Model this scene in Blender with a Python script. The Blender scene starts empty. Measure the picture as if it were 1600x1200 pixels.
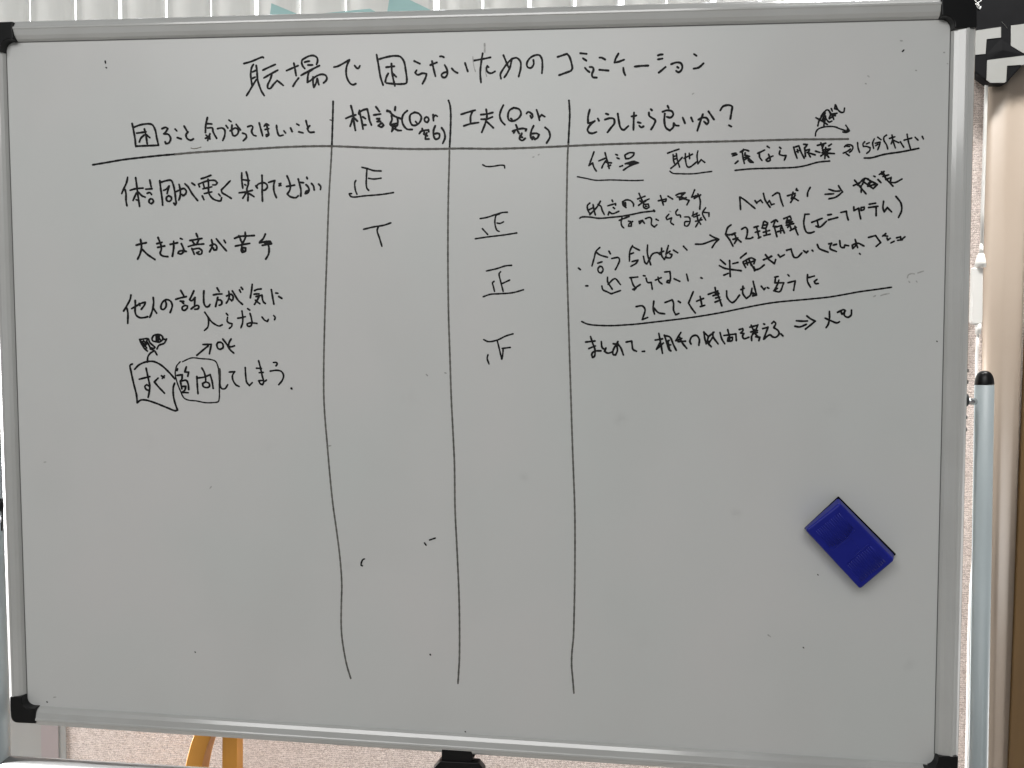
import bpy, bmesh, math, random
from mathutils import Vector, Matrix
random.seed(7)
S = bpy.context.scene
COL = S.collection

# ------------------------------------------------------------------ camera
Z0 = 1.30                                   # height of the board's centre above the floor
F = 1150.0                                  # focal length in photo pixels (1600 wide)
CAM = Vector((0.15978539, -0.90304742, 0.04916671 + Z0))
RX = Vector((0.9955281053598921, 0.09403469620295467, 0.009014840462353048))
RY = Vector((0.013183171163722404, -0.04380099082212607, -0.9989532908004598))
RZ = Vector((-0.09354141027700862, 0.9946049211184399, -0.044844792901409365))
cd = bpy.data.cameras.new('camera'); cam = bpy.data.objects.new('camera', cd); COL.objects.link(cam)
m = Matrix.Identity(4)
for i, v in enumerate((RX, -RY, -RZ)):
    for j in range(3): m[j][i] = v[j]
m.translation = CAM
cam.matrix_world = m
cd.sensor_width = 36; cd.sensor_fit = 'HORIZONTAL'; cd.lens = 36 * F / 1600
cd.clip_start = 0.02; cd.clip_end = 60
S.camera = cam

# ------------------------------------------------------------------ world, lamps, exposure
W = bpy.data.worlds.new('World'); S.world = W; W.use_nodes = True
bg = W.node_tree.nodes['Background']
bg.inputs[0].default_value = (0.97, 0.99, 1.0, 1); bg.inputs[1].default_value = 0.175

def area(name, loc, target, sx, sy, power, col):
    l = bpy.data.lights.new(name, 'AREA'); l.shape = 'RECTANGLE'; l.size = sx; l.size_y = sy
    l.energy = power; l.color = col
    o = bpy.data.objects.new(name, l); COL.objects.link(o); o.location = loc
    o.rotation_euler = (Vector(target) - Vector(loc)).to_track_quat('-Z', 'Y').to_euler()
    return o
area('ceiling_lamp', (-0.45, -2.2, 2.60), (-0.2, -0.3, 0.9), 2.2, 1.0, 30.5, (1.0, 0.992, 0.975))
dl = area('left_wall_fill', (-4.2, 0.225, 0.72), (0.5, 0.44, 0.66), 0.34, 1.0, 55, (1.0, 0.985, 0.97))  # unseen fill added to brighten the wall behind the board
dl.data.spread = math.radians(50)
area('right_wall_fill', (2.10, 0.29, 0.60), (-0.4, 0.46, 0.65), 0.24, 0.9, 14, (1.0, 0.98, 0.96))  # second added fill, from the right, lifting the lower wall
wl = area('wall_strip_fill', (0.95, 0.06, 2.66), (0.86, 0.46, 1.1), 0.7, 0.10, 4.5, (1.0, 0.99, 0.97))  # made-up fill lamp brightening the wall strip beside the trim
wl.data.spread = math.radians(60)
dn = area('lower_wall_fill', (0.15, 0.07, 2.66), (0.15, 0.46, 0.66), 1.7, 0.06, 3.0, (1.0, 0.985, 0.965))  # narrow fill added overhead for the lower wall only
dn.data.spread = math.radians(24)

S.view_settings.view_transform = 'Standard'; S.view_settings.look = 'None'
S.view_settings.exposure = 0; S.view_settings.gamma = 1; S.view_settings.use_curve_mapping = False

# ------------------------------------------------------------------ helpers
def P(px, py, d=0.0):
    "the point on the plane y = d seen at photo pixel (px, py)"
    v = RX * ((px - 800) / F) + RY * ((py - 600) / F) + RZ
    t = (d - CAM.y) / v.y
    return CAM + v * t
def pxm(px, py, d=0.0):
    "metres per photo pixel there"
    return (P(px + 1, py, d) - P(px - 1, py, d)).length / 2

def tag(o, label=None, cat=None, group=None, kind=None):
    if label: o['label'] = label
    if cat: o['category'] = cat
    if group: o['group'] = group
    if kind: o['kind'] = kind
    return o
def empty(name, loc=(0, 0, 0)):
    o = bpy.data.objects.new(name, None); COL.objects.link(o); o.location = loc; o.empty_display_size = 0.05
    return o
def link(name, me, mat, parent=None, smooth=False, bevel=0, seg=2):
    o = bpy.data.objects.new(name, me); COL.objects.link(o)
    if mat: me.materials.append(mat)
    if smooth:
        for p in me.polygons: p.use_smooth = True
    if parent:
        o.parent = parent
        off = Vector((0, 0, 0)); q = parent
        while q: off += q.location; q = q.parent
        me.transform(Matrix.Translation(-off))
    if bevel:
        b = o.modifiers.new('bevel', 'BEVEL'); b.width = bevel; b.segments = seg; b.limit_method = 'ANGLE'; b.angle_limit = math.radians(35)
        o.modifiers.new('wn', 'WEIGHTED_NORMAL')
        for p in me.polygons: p.use_smooth = True
    return o
def mesh(verts, faces, name='m'):
    me = bpy.data.meshes.new(name); me.from_pydata([tuple(v) for v in verts], [], faces); me.update()
    bm = bmesh.new(); bm.from_mesh(me); bmesh.ops.recalc_face_normals(bm, faces=bm.faces); bm.to_mesh(me); bm.free()
    return me
def prism(poly, y0, y1, back=None):
    "poly: points with .x .z ; front at y0, back at y1 (a second outline for the back is optional)"
    n = len(poly); back = back or poly
    v = [(p.x, y0, p.z) for p in poly] + [(p.x, y1, p.z) for p in back]
    f = [list(range(n)), list(range(2 * n - 1, n - 1, -1))] + [[i, (i + 1) % n, n + (i + 1) % n, n + i] for i in range(n)]
    return mesh(v, f)
def box(c, s):
    c = Vector(c); v = []
    for dx in (-.5, .5):
        for dy in (-.5, .5):
            for dz in (-.5, .5): v.append(c + Vector((dx * s[0], dy * s[1], dz * s[2])))
    return mesh(v, [(0, 1, 3, 2), (4, 6, 7, 5), (0, 4, 5, 1), (2, 3, 7, 6), (0, 2, 6, 4), (1, 5, 7, 3)])
def tube(path, r, n=20, caps=True):
    v, f = [], []
    path = [Vector(p) for p in path]
    rs = r if isinstance(r, (list, tuple)) else [r] * len(path)
    up = None
    for i, p in enumerate(path):
        t = (path[min(i + 1, len(path) - 1)] - path[max(i - 1, 0)]).normalized()
        a = up if up else (Vector((0, 1, 0)) if abs(t.y) < .9 else Vector((1, 0, 0)))
        x = (a - t * a.dot(t)).normalized(); y = t.cross(x); up = x
        for k in range(n):
            th = 2 * math.pi * k / n
            v.append(p + (x * math.cos(th) + y * math.sin(th)) * rs[i])
    for i in range(len(path) - 1):
        for k in range(n):
            f.append((i * n + k, i * n + (k + 1) % n, (i + 1) * n + (k + 1) % n, (i + 1) * n + k))
    if caps:
        f.append(list(range(n))[::-1]); f.append(list(range((len(path) - 1) * n, len(path) * n)))
    return mesh(v, f)

# ------------------------------------------------------------------ materials
def mat(name, col, rough=.5, metal=0, spec=.5, noise=None, bump=None, coat=0):
    "noise=(scale, dark factor, contrast low, high) ; bump=(scale, strength, distance, stretch)"
    M = bpy.data.materials.new(name); M.use_nodes = True
    nt = M.node_tree; b = nt.nodes['Principled BSDF']
    b.inputs['Base Color'].default_value = (*col, 1); b.inputs['Roughness'].default_value = rough
    b.inputs['Metallic'].default_value = metal; b.inputs['Specular IOR Level'].default_value = spec
    b.inputs['Coat Weight'].default_value = coat; b.inputs['Coat Roughness'].default_value = .13; b.inputs['Coat IOR'].default_value = 1.75
    tc = nt.nodes.new('ShaderNodeTexCoord')
    if noise:
        sc, fac, lo, hi = noise
        n = nt.nodes.new('ShaderNodeTexNoise'); n.inputs['Scale'].default_value = sc; n.inputs['Detail'].default_value = 6
        nt.links.new(tc.outputs['Object'], n.inputs['Vector'])
        r = nt.nodes.new('ShaderNodeMapRange'); r.inputs['From Min'].default_value = lo; r.inputs['From Max'].default_value = hi
        nt.links.new(n.outputs['Fac'], r.inputs['Value'])
        mx = nt.nodes.new('ShaderNodeMix'); mx.data_type = 'RGBA'
        mx.inputs['A'].default_value = (*[c * f for c, f in zip(col, fac)], 1); mx.inputs['B'].default_value = (*col, 1)
        nt.links.new(r.outputs['Result'], mx.inputs['Factor']); nt.links.new(mx.outputs['Result'], b.inputs['Base Color'])
    if bump:
        sc, st, di, stretch = bump
        mp = nt.nodes.new('ShaderNodeMapping'); mp.inputs['Scale'].default_value = stretch
        nt.links.new(tc.outputs['Object'], mp.inputs['Vector'])
        n2 = nt.nodes.new('ShaderNodeTexNoise'); n2.inputs['Scale'].default_value = sc; n2.inputs['Detail'].default_value = 3
        nt.links.new(mp.outputs['Vector'], n2.inputs['Vector'])
        bu = nt.nodes.new('ShaderNodeBump'); bu.inputs['Strength'].default_value = st; bu.inputs['Distance'].default_value = di
        nt.links.new(n2.outputs['Fac'], bu.inputs['Height']); nt.links.new(bu.outputs['Normal'], b.inputs['Normal'])
    return M

def board_material():
    M = mat('whiteboard_enamel', (.70, .71, .69), .34, spec=.45)
    nt = M.node_tree; b = nt.nodes['Principled BSDF']; L = nt.links
    tc = nt.nodes.new('ShaderNodeTexCoord')
    def noise(scale, detail, lo, hi, stretch=(1, 1, 1)):
        mp = nt.nodes.new('ShaderNodeMapping'); mp.inputs['Scale'].default_value = stretch
        L.new(tc.outputs['Object'], mp.inputs['Vector'])
        n = nt.nodes.new('ShaderNodeTexNoise'); n.inputs['Scale'].default_value = scale; n.inputs['Detail'].default_value = detail
        L.new(mp.outputs['Vector'], n.inputs['Vector'])
        r = nt.nodes.new('ShaderNodeMapRange'); r.inputs['From Min'].default_value = lo; r.inputs['From Max'].default_value = hi
        L.new(n.outputs['Fac'], r.inputs['Value']); return r.outputs['Result']
    def mix(fac, a, c2):
        x = nt.nodes.new('ShaderNodeMix'); x.data_type = 'RGBA'; L.new(fac, x.inputs['Factor'])
        for s, v in (('A', a), ('B', c2)):
            if isinstance(v, tuple): x.inputs[s].default_value = (*v, 1)
            else: L.new(v, x.inputs[s])
        return x.outputs['Result']
    c = mix(noise(3.5, 2, .35, .65), (.685, .705, .69), (.72, .715, .705))       # faint colour drift of old enamel
    c = mix(noise(6, 2, .50, .90, (1, 1, .7)), c, (.66, .666, .652))              # grey bloom left by wiping
    # a few thumb sized grey smudges left by wiping
    sm = noise(90, 4, .30, .70)
    for px, py, r, k in ((970, 655, 17, .16), (1150, 803, 14, .20), (818, 745, 13, .10), (1421, 1040, 16, .12), (545, 884, 13, .10), (1300, 640, 22, .06), (640, 620, 20, .05), (420, 700, 26, .04), (230, 690, 22, .04), (1000, 1000, 30, .04)):
        p = P(px, py, 0); dn_ = nt.nodes.new('ShaderNodeVectorMath'); dn_.operation = 'DISTANCE'
        L.new(tc.outputs['Object'], dn_.inputs[0]); dn_.inputs[1].default_value = p
        q = nt.nodes.new('ShaderNodeMapRange'); q.interpolation_type = 'SMOOTHSTEP'
        q.inputs['From Max'].default_value = r * pxm(px, py); q.inputs['To Min'].default_value = k; q.inputs['To Max'].default_value = 0
        L.new(dn_.outputs['Value'], q.inputs['Value'])
        mu = nt.nodes.new('ShaderNodeMath'); mu.operation = 'MULTIPLY'; L.new(q.outputs['Result'], mu.inputs[0]); L.new(sm, mu.inputs[1])
        c = mix(mu.outputs[0], c, (.16, .16, .15))
    L.new(c, b.inputs['Base Color'])
    bu = nt.nodes.new('ShaderNodeBump'); bu.inputs['Strength'].default_value = .12; bu.inputs['Distance'].default_value = .01
    L.new(noise(2.2, 1, 0, 1), bu.inputs['Height']); L.new(bu.outputs['Normal'], b.inputs['Normal'])
    return M

def wallpaper_material():
    M = mat('wallpaper', (.60, .47, .41), .85, spec=.2)
    nt = M.node_tree; b = nt.nodes['Principled BSDF']; L = nt.links
    tc = nt.nodes.new('ShaderNodeTexCoord')
    mp = nt.nodes.new('ShaderNodeMapping'); mp.inputs['Scale'].default_value = (.5, 1, 2.0); L.new(tc.outputs['Object'], mp.inputs['Vector'])
    n = nt.nodes.new('ShaderNodeTexNoise'); n.inputs['Scale'].default_value = 230; n.inputs['Detail'].default_value = 3; n.inputs['Roughness'].default_value = .65
    L.new(mp.outputs['Vector'], n.inputs['Vector'])
    wv = nt.nodes.new('ShaderNodeTexWave'); wv.bands_direction = 'Z'; wv.inputs['Scale'].default_value = 80
    wv.inputs['Distortion'].default_value = 9; wv.inputs['Detail'].default_value = 3; wv.inputs['Detail Scale'].default_value = 6
    L.new(tc.outputs['Object'], wv.inputs['Vector'])
    ad = nt.nodes.new('ShaderNodeMath'); ad.operation = 'MULTIPLY_ADD'; ad.inputs[1].default_value = .45
    L.new(wv.outputs['Fac'], ad.inputs[0]); L.new(n.outputs['Fac'], ad.inputs[2])
    bu = nt.nodes.new('ShaderNodeBump'); bu.inputs['Strength'].default_value = .85; bu.inputs['Distance'].default_value = .0016
    L.new(ad.outputs[0], bu.inputs['Height']); L.new(bu.outputs['Normal'], b.inputs['Normal'])
    r = nt.nodes.new('ShaderNodeMapRange'); r.inputs['From Min'].default_value = .45; r.inputs['From Max'].default_value = .95
    L.new(ad.outputs[0], r.inputs['Value'])
    x = nt.nodes.new('ShaderNodeMix'); x.data_type = 'RGBA'
    x.inputs['A'].default_value = (.40, .32, .285, 1); x.inputs['B'].default_value = (.88, .785, .735, 1)
    L.new(r.outputs['Result'], x.inputs['Factor']); L.new(x.outputs['Result'], b.inputs['Base Color'])
    return M

def wood_material(name, a, c):
    M = mat(name, a, .42)
    nt = M.node_tree; b = nt.nodes['Principled BSDF']; L = nt.links
    tc = nt.nodes.new('ShaderNodeTexCoord'); mp = nt.nodes.new('ShaderNodeMapping'); mp.inputs['Scale'].default_value = (9, 9, .8)
    L.new(tc.outputs['Object'], mp.inputs['Vector'])
    n = nt.nodes.new('ShaderNodeTexNoise'); n.inputs['Scale'].default_value = 9; n.inputs['Detail'].default_value = 6
    L.new(mp.outputs['Vector'], n.inputs['Vector'])
    x = nt.nodes.new('ShaderNodeMix'); x.data_type = 'RGBA'; x.inputs['A'].default_value = (*a, 1); x.inputs['B'].default_value = (*c, 1)
    L.new(n.outputs['Fac'], x.inputs['Factor']); L.new(x.outputs['Result'], b.inputs['Base Color'])
    return M

def slat_material():
    M = bpy.data.materials.new('blind_fabric'); M.use_nodes = True
    nt = M.node_tree; L = nt.links; b = nt.nodes['Principled BSDF']
    b.inputs['Base Color'].default_value = (.82, .815, .79, 1); b.inputs['Roughness'].default_value = .8
    t = nt.nodes.new('ShaderNodeBsdfTranslucent'); t.inputs[0].default_value = (.86, .86, .84, 1)
    mx = nt.nodes.new('ShaderNodeMixShader'); mx.inputs[0].default_value = .22
    L.new(b.outputs[0], mx.inputs[1]); L.new(t.outputs[0], mx.inputs[2])
    L.new(mx.outputs[0], nt.nodes['Material Output'].inputs['Surface'])
    return M

def sky_material():
    M = bpy.data.materials.new('bright_overcast_sky'); M.use_nodes = True
    nt = M.node_tree; nt.nodes.remove(nt.nodes['Principled BSDF'])
    e = nt.nodes.new('ShaderNodeEmission'); e.inputs[0].default_value = (.95, .98, 1, 1); e.inputs[1].default_value = 3.4
    nt.links.new(e.outputs[0], nt.nodes['Material Output'].inputs['Surface'])
    return M

M_board = board_material()
M_rail = mat('aluminium_frame', (.57, .575, .56), .42, spec=.5, coat=1.0, noise=(11, (.95, .945, .94), .40, .58))
M_cap = mat('black_plastic', (.004, .004, .0045), .34, spec=.35, noise=(30, (.7, .7, .7), .4, .6))
M_shade_screw = mat('edge_shade_and_screw_grey', (.17, .17, .165), .6)  # painted shade of the frame's inner edge; also colours the side screws
M_ink = mat('black_marker_ink', (.0045, .0045, .005), .55, spec=.25)
M_grey = mat('dry_marker_ink', (.165, .16, .147), .6, spec=.25, noise=(60, (.6, .6, .6), .35, .6))
M_dry = mat('half_dry_marker_ink', (.06, .058, .053), .6, spec=.25, noise=(40, (.5, .5, .5), .35, .65))
M_ghost = mat('wiped_ink', (.52, .52, .505), .5, spec=.3, noise=(200, (.75, .75, .75), .4, .6))
M_brown = mat('brownish_smear', (.20, .185, .15), .5)
M_post = mat('grey_painted_steel', (.37, .42, .435), .42, noise=(8, (.93, .93, .93), .4, .6))
M_chrome = mat('bare_steel', (.6, .6, .6), .22, metal=1)
M_blue = mat('blue_plastic', (.012, .019, .27), .42, spec=.25, noise=(60, (.85, .85, .9), .35, .6), bump=(300, .08, .0005, (1, 1, 1)))
M_blue2 = mat('blue_plastic_rim', (.045, .05, .25), .45, noise=(90, (.8, .8, .85), .4, .6))
M_felt = mat('black_felt', (.006, .006, .008), .95, spec=.1, bump=(700, .8, .002, (1, 1, 1)))
M_wall = wallpaper_material()
M_pillar = mat('beige_painted_trim', (.335, .275, .222), .48, noise=(5, (.95, .94, .93), .35, .65))
M_door = wood_material('brown_door_wood', (.13, .075, .025), (.09, .05, .018))
M_house = mat('black_moulded_plastic', (.006, .006, .007), .45, spec=.18, noise=(25, (.7, .7, .7), .4, .6))
M_patch = mat('pale_grey_sticker', (.31, .31, .298), .55, noise=(14, (.92, .92, .9), .4, .6))
M_white = mat('white_plastic', (.62, .61, .585), .4)
M_scratch = mat('scratched_white', (.75, .75, .73), .7)
M_cyan = mat('pale_cyan_paper', (.47, .70, .69), .85, spec=.2, noise=(30, (.96, .97, .97), .4, .6))
M_panel = mat('white_laminate', (.33, .33, .32), .5, noise=(7, (.95, .93, .92), .4, .6))
M_pink = mat('pale_pink_strip', (.33, .28, .28), .6)
M_wood = wood_material('honey_wood', (.72, .34, .055), (.56, .235, .03))
M_slat = slat_material(); M_sky = sky_material()
M_floor = mat('grey_floor_sheet', (.42, .40, .37), .55, noise=(12, (.9, .9, .9), .4, .6))
M_glass = mat('window_glass', (1, 1, 1), .02); M_glass.node_tree.nodes['Principled BSDF'].inputs['Transmission Weight'].default_value = 1
M_glass.node_tree.nodes['Principled BSDF'].inputs['IOR'].default_value = 1.02
M_alu = mat('white_window_frame', (.7, .7, .69), .45)

# ------------------------------------------------------------------ the setting
WY = 0.46                                    # front face of the back wall
def rect(px0, px1, z0, z1, y0, y1):
    return box(((px0 + px1) / 2, (y0 + y1) / 2, (z0 + z1) / 2), (px1 - px0, y1 - y0, z1 - z0))
xl, xr = -2.4, 2.2
wx0, wx1 = -2.0, P(1480, 300, WY).x          # window opening
wz0, wz1 = P(800, 560, WY).z, 2.35
bm = bmesh.new()
for a in ((xl, wx0, 0, 2.7), (wx1, xr, 0, 2.7), (wx0, wx1, 0, wz0), (wx0, wx1, wz1, 2.7)):
    me = rect(a[0], a[1], a[2], a[3], WY, WY + .14); bm.from_mesh(me); bpy.data.meshes.remove(me)
bmesh.ops.remove_doubles(bm, verts=bm.verts, dist=1e-5)
me = bpy.data.meshes.new('wall'); bm.to_mesh(me); bm.free()
tag(link('wall', me, M_wall), 'woven pinkish beige papered wall behind the board and below the blinds', 'wall', kind='structure')
tag(link('floor', rect(xl, xr, -.02, 0, -3, WY + .1), M_floor), 'plain floor under the board', 'floor', kind='structure')
tag(link('sky', mesh([(-6, 2.2, -1), (6, 2.2, -1), (6, 2.2, 6), (-6, 2.2, 6)], [(0, 1, 2, 3)]), M_sky), 'bright daylight showing through the slits of the blind', 'sky', kind='structure')

win = empty('window', ((wx0 + wx1) / 2, WY + .1, wz0))
tag(win, 'daylit window behind the closed white vertical blind', 'window')
fr = bmesh.new()
for a in ((wx0, wx0 + .04, wz0, wz1), (wx1 - .04, wx1, wz0, wz1), (wx0 + .04, wx1 - .04, wz0, wz0 + .04), (wx0 + .04, wx1 - .04, wz1 - .04, wz1)):
    me = rect(a[0] + .001, a[1] - .001, a[2] + .001, a[3] - .001, WY + .08, WY + .12); fr.from_mesh(me); bpy.data.meshes.remove(me)
me = bpy.data.meshes.new('f'); fr.to_mesh(me); fr.free()
link('window_frame', me, M_alu, win)
link('pane', rect(wx0 + .04, wx1 - .04, wz0 + .04, wz1 - .04, WY + .098, WY + .102), M_glass, win)

# vertical blind: one slat per boundary seen above the board
BY = 0.40
bl = empty('vertical_blind', (P(600, 0, BY).x, BY, 2.42))
tag(bl, 'closed vertical blind of wide white slats above the board', 'blind')
bounds = [(-250, 3), (-177, 3), (-104, 3), (-31, 2), (41, 1.5), (113, 3), (183, 4), (255, 5), (326, 1.5), (397, 8), (467, 3), (538, 3.5), (609, 2), (680, 9),
          (753, 4), (827, 6), (898, 4.5), (971, 10), (1042, 3), (1116, 9), (1189, 5), (1262, 3), (1334, 4), (1406, 3), (1460, 3)]
link('head_rail', rect(P(-260, 0, BY).x, P(1465, 0, BY).x, 2.36, 2.41, BY - .025, BY + .025), M_alu, bl, bevel=.004)
for (b0, g0), (b1, g1) in zip(bounds, bounds[1:]):
    xa, xb = P(b0 + g0 / 2, 10, BY).x, P(b1 - g1 / 2, 10, BY).x
    n = 12; v = []; zt, zb = 2.36, wz0 - .06
    tilt = random.uniform(-.004, .004); sag = random.uniform(.006, .010)
    prof = []
    for i in range(n + 1):
        u = i / n; x = xa + (xb - xa) * u
        y = BY + sag * ((2 * u - 1) ** 2) + tilt * (u - .5)
        if u > .85: y += .003 * ((u - .85) / .15) ** 2
        prof.append((x, y))
    for z in (zt, zb):
        v += [(x, y, z) for x, y in prof] + [(x, y + .0006, z) for x, y in prof[::-1]]
    k = 2 * (n + 1)
    f = [(i, (i + 1) % k, k + (i + 1) % k, k + i) for i in range(k)] + [list(range(k))[::-1], list(range(k, 2 * k))]
    link('slat', mesh(v, f), M_slat, bl, smooth=False)

# pale cyan papers poking up behind the top rail
def paper(poly, d, label, lean=.0):
    pts = [P(x, y, d) for x, y in poly]
    me = prism(pts, d, d + .0008)
    o = link('paper_sheet', me, M_cyan)
    return tag(o, label, 'paper', 'pale cyan papers behind the board')
paper([(424, 5), (475, 26), (470, 62), (428, 70), (421, 30)], .060, 'small pale cyan paper triangle poking above the frame, leftmost of three')
paper([(507, 20.5), (578, 13.5), (590, 20), (585, 60), (512, 60)], .064, 'thin wedge of pale cyan paper barely showing above the frame between two larger ones')
paper([(609, -8), (622, -9), (678, 18), (690, 60), (612, 66), (605, 20)], .068, 'largest pale cyan paper triangle above the frame, cut by the picture top')

# pillar / trim at right
PY = 0.447
tl, tr = P(1546, 140, PY), P(1615, 140, PY)
bl2, br2 = P(1541, 500, PY), P(1603, 500, PY)
def lerpz(a, b, z): t = (z - a.z) / (b.z - a.z); return a.x + (b.x - a.x) * t
rows = []
for z in (0.0, 2.6):
    a, b = lerpz(tl, bl2, z), lerpz(P(1617, 140, PY), P(1587, 1200, PY), z)
    w = b - a; pr = [(a, WY - .001)]
    for i in range(7):
        t = math.pi / 2 * i / 6; pr.append((a + .010 * (1 - math.cos(t)), PY + .010 * (1 - math.sin(t))))
    pr += [(a + w * .30, PY - .0018), (a + w * .42, PY - .001), (a + w * .52, PY + .003), (b - .012, PY + .007)]
    for i in range(1, 7):
        t = math.pi / 2 * i / 6; pr.append((b - .012 + .012 * math.sin(t), PY + .007 + .012 * (1 - math.cos(t))))
    pr.append((b, WY - .001)); rows.append([(x, y, z) for x, y in pr])
k = len(rows[0]); v = rows[0] + rows[1]
o = link('pillar', mesh(v, [(i, i + 1, k + i + 1, k + i) for i in range(k - 1)] + [list(range(k)), list(range(k, 2 * k))]), M_pillar, smooth=True)
tag(o, 'smooth beige upright door trim at the right edge of the picture', 'pillar', kind='structure')
dx = P(1588, 1200, PY).x + .001
do = empty('door', (dx + .2, WY - .02, 0))
tag(do, 'dark brown wooden door edge beside the beige trim', 'door')
link('door_leaf', rect(dx - .012, dx + .7, .01, 2.1, WY - .010, WY - .002), M_door, do, bevel=.002)

# white laminate panel behind lower left
pn = empty('storage_panel', (P(50, 1160, .45).x, .45, 0))
tag(pn, 'plain white laminate panel standing against the wall below the lower left corner', 'panel')
pa, pb = P(-60, 1150, .45), P(98, 1150, .45)
link('board_face', rect(pa.x, pb.x, .0, P(50, 1040, .45).z, .4592, .4598), M_panel, pn, bevel=.002)
link('pink_strip', rect(P(59, 1150, .45).x, P(86, 1150, .45).x, .0, P(50, 1040, .45).z - .01, .4588, .4591), M_pink, pn)

# ------------------------------------------------------------------ mobile whiteboard
wb = empty('mobile_whiteboard', (0, 0, 0))
tag(wb, 'large white dry erase board in a grey frame covered with black handwriting', 'whiteboard')
TL, TR, BR, BL = P(10, 67), P(1485, 30.5), P(1459, 1193), P(43.5, 1101)
ctr = (TL + TR + BR + BL) / 4
def inset(p, d): return p + (p - ctr).normalized() * d
panel = link('panel', prism([inset(p, .006) for p in (TL, TR, BR, BL)], 0, .012), M_board, wb)
# frame rails
PROF = [(.0006, .004), (.0006, -.0012), (.0022, -.0050), (.0060, -.0075), (.0125, -.0092), (.0136, -.0101), (.0157, -.0102), (.0166, -.0088),
        (.0205, -.0074), (.0235, -.0055), (.0255, -.0022), (.0262, .0020), (.0262, .016), (.0006, .016)]
def rail(A, B, a, b, k=1.0):
    "a, b: distance along the edge left to the corner caps"
    t = (B - A).normalized(); nrm = Vector((-t.z, 0, t.x))
    if nrm.dot((A + B) / 2 - ctr) < 0: nrm = -nrm
    v, f = [], []; n = len(PROF)
    for e in (A + t * a, B - t * b):
        for u, d in PROF: v.append(e + nrm * u * k + Vector((0, d, 0)))
    f = [(i, (i + 1) % n, n + (i + 1) % n, n + i) for i in range(n)] + [list(range(n)), list(range(2 * n - 1, n - 1, -1))]
    return link('frame_rail', mesh(v, f), M_rail, wb)
rail(TL, TR, .006, .008); rail(TR, BR, .008, .006, 1.04); rail(BR, BL, .008, .007, 1.0); rail(BL, TL, .007, .009, .90)
# thin dark strip painting in the shade where rail meets panel
def shade_strip(A, B, name='edge_shade_strip'):
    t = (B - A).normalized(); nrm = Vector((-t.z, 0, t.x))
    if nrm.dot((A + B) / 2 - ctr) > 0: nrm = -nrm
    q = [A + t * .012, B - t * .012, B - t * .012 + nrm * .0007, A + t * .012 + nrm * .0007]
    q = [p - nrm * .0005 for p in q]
    link(name, prism(q, -.0006, .001), M_shade_screw, wb)
shade_strip(TL, TR); shade_strip(TR, BR); shade_strip(BL, TL)

# corner caps : outlines with the depth each point was seen at
def arc(cx, cy, r, a0, a1, n=6):
    return [(cx + r * math.cos(math.radians(a0 + (a1 - a0) * i / n)), cy + r * math.sin(math.radians(a0 + (a1 - a0) * i / n))) for i in range(n + 1)]
FD = -.0108
def cap(outer, inner):
    pts = [P(x, y, FD) for x, y in outer] + [P(x, y, 0) for x, y in inner]
    link('corner_cap', prism(pts, FD, .017), M_cap, wb, bevel=.0012)
cap([(-2, 79), (-26, 79), (-26, 45), (-15, 34.5), (20, 33.5), (18.8, 45), (20, 59)], [(29, 66.2), (22, 66.3)] + [(10.6 + 12 * (1 - math.sin(math.radians(a))), 66.3 + 13 * (1 - math.cos(math.radians(a)))) for a in (15, 40, 65, 90)] + [(10.6, 84.5)])
cap([(1471, -8), (1510, -9), (1521, -2), (1527, 10), (1527, 43)], [(1484.8, 50)] + arc(1470, 45.5, 14.6, 0, -85) + [(1465, 30.9)])
cap([(15, 1089)] + [(15.5, 1112)] + arc(28, 1118, 12, 180, 90, 5) + [(55, 1131), (54, 1118)], [(63, 1101.9), (56, 1101.6)] + arc(56, 1088.5, 13, 95, 180, 6) + [(43, 1083)])
cap([(1446, 1224), (1485, 1228), (1497, 1218), (1498, 1182)], [(1460.4, 1175)] + arc(1446, 1180, 13.6, 5, 85, 6) + [(1440, 1192.6)])

# uprights, crossbar, pivots
PD = .014
def post(tx, ty, bx, by, wpx, cap_h):
    a, b = P(tx, ty, PD), P(bx, by, PD)
    r = wpx / 2 * pxm(tx, ty, PD)
    dirv = (b - a).normalized(); foot = a + dirv * ((a.z - .06) / -dirv.z)
    o = link('stand_post', tube([a, foot], r, 40), M_post, wb, smooth=False)
    for p in o.data.polygons: p.use_smooth = len(p.vertices) == 4
    n = 8; h = cap_h * pxm(tx, ty, PD)
    path = [a - dirv * (h * math.sin(math.pi / 2 * i / n)) for i in range(n + 1)]
    rr = [r * 1.01] + [max(r * 1.0 * math.cos(math.pi / 2 * i / n) ** .75, .0004) for i in range(1, n + 1)]
    c = link('post_cap', tube([a + dirv * .001] + path, [r * 1.01] + rr, 32), M_cap, o, smooth=True)
    link('foot_bar', box((foot.x, 0, .04), (.05, .55, .04)), M_post, wb, bevel=.008)
    return a, b, r
ra, rb, rr_ = post(1538, 600, 1528.5, 1200, 28, 22)
la, lb, lr_ = post(-12, 600, 1, 1200, 26, 22)
ca, cb = P(12, 1196, PD), P(275, 1212, PD)
t = (cb - ca).normalized()
c0 = ca; c1 = P(1515, 1290, PD)
o = link('crossbar', tube([P(4, 1196, PD), P(1520, 1289, PD)], .0125, 32), mat('white_painted_tube', (.20, .205, .205), .25), wb)
for p in o.data.polygons: p.use_smooth = len(p.vertices) == 4
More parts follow.
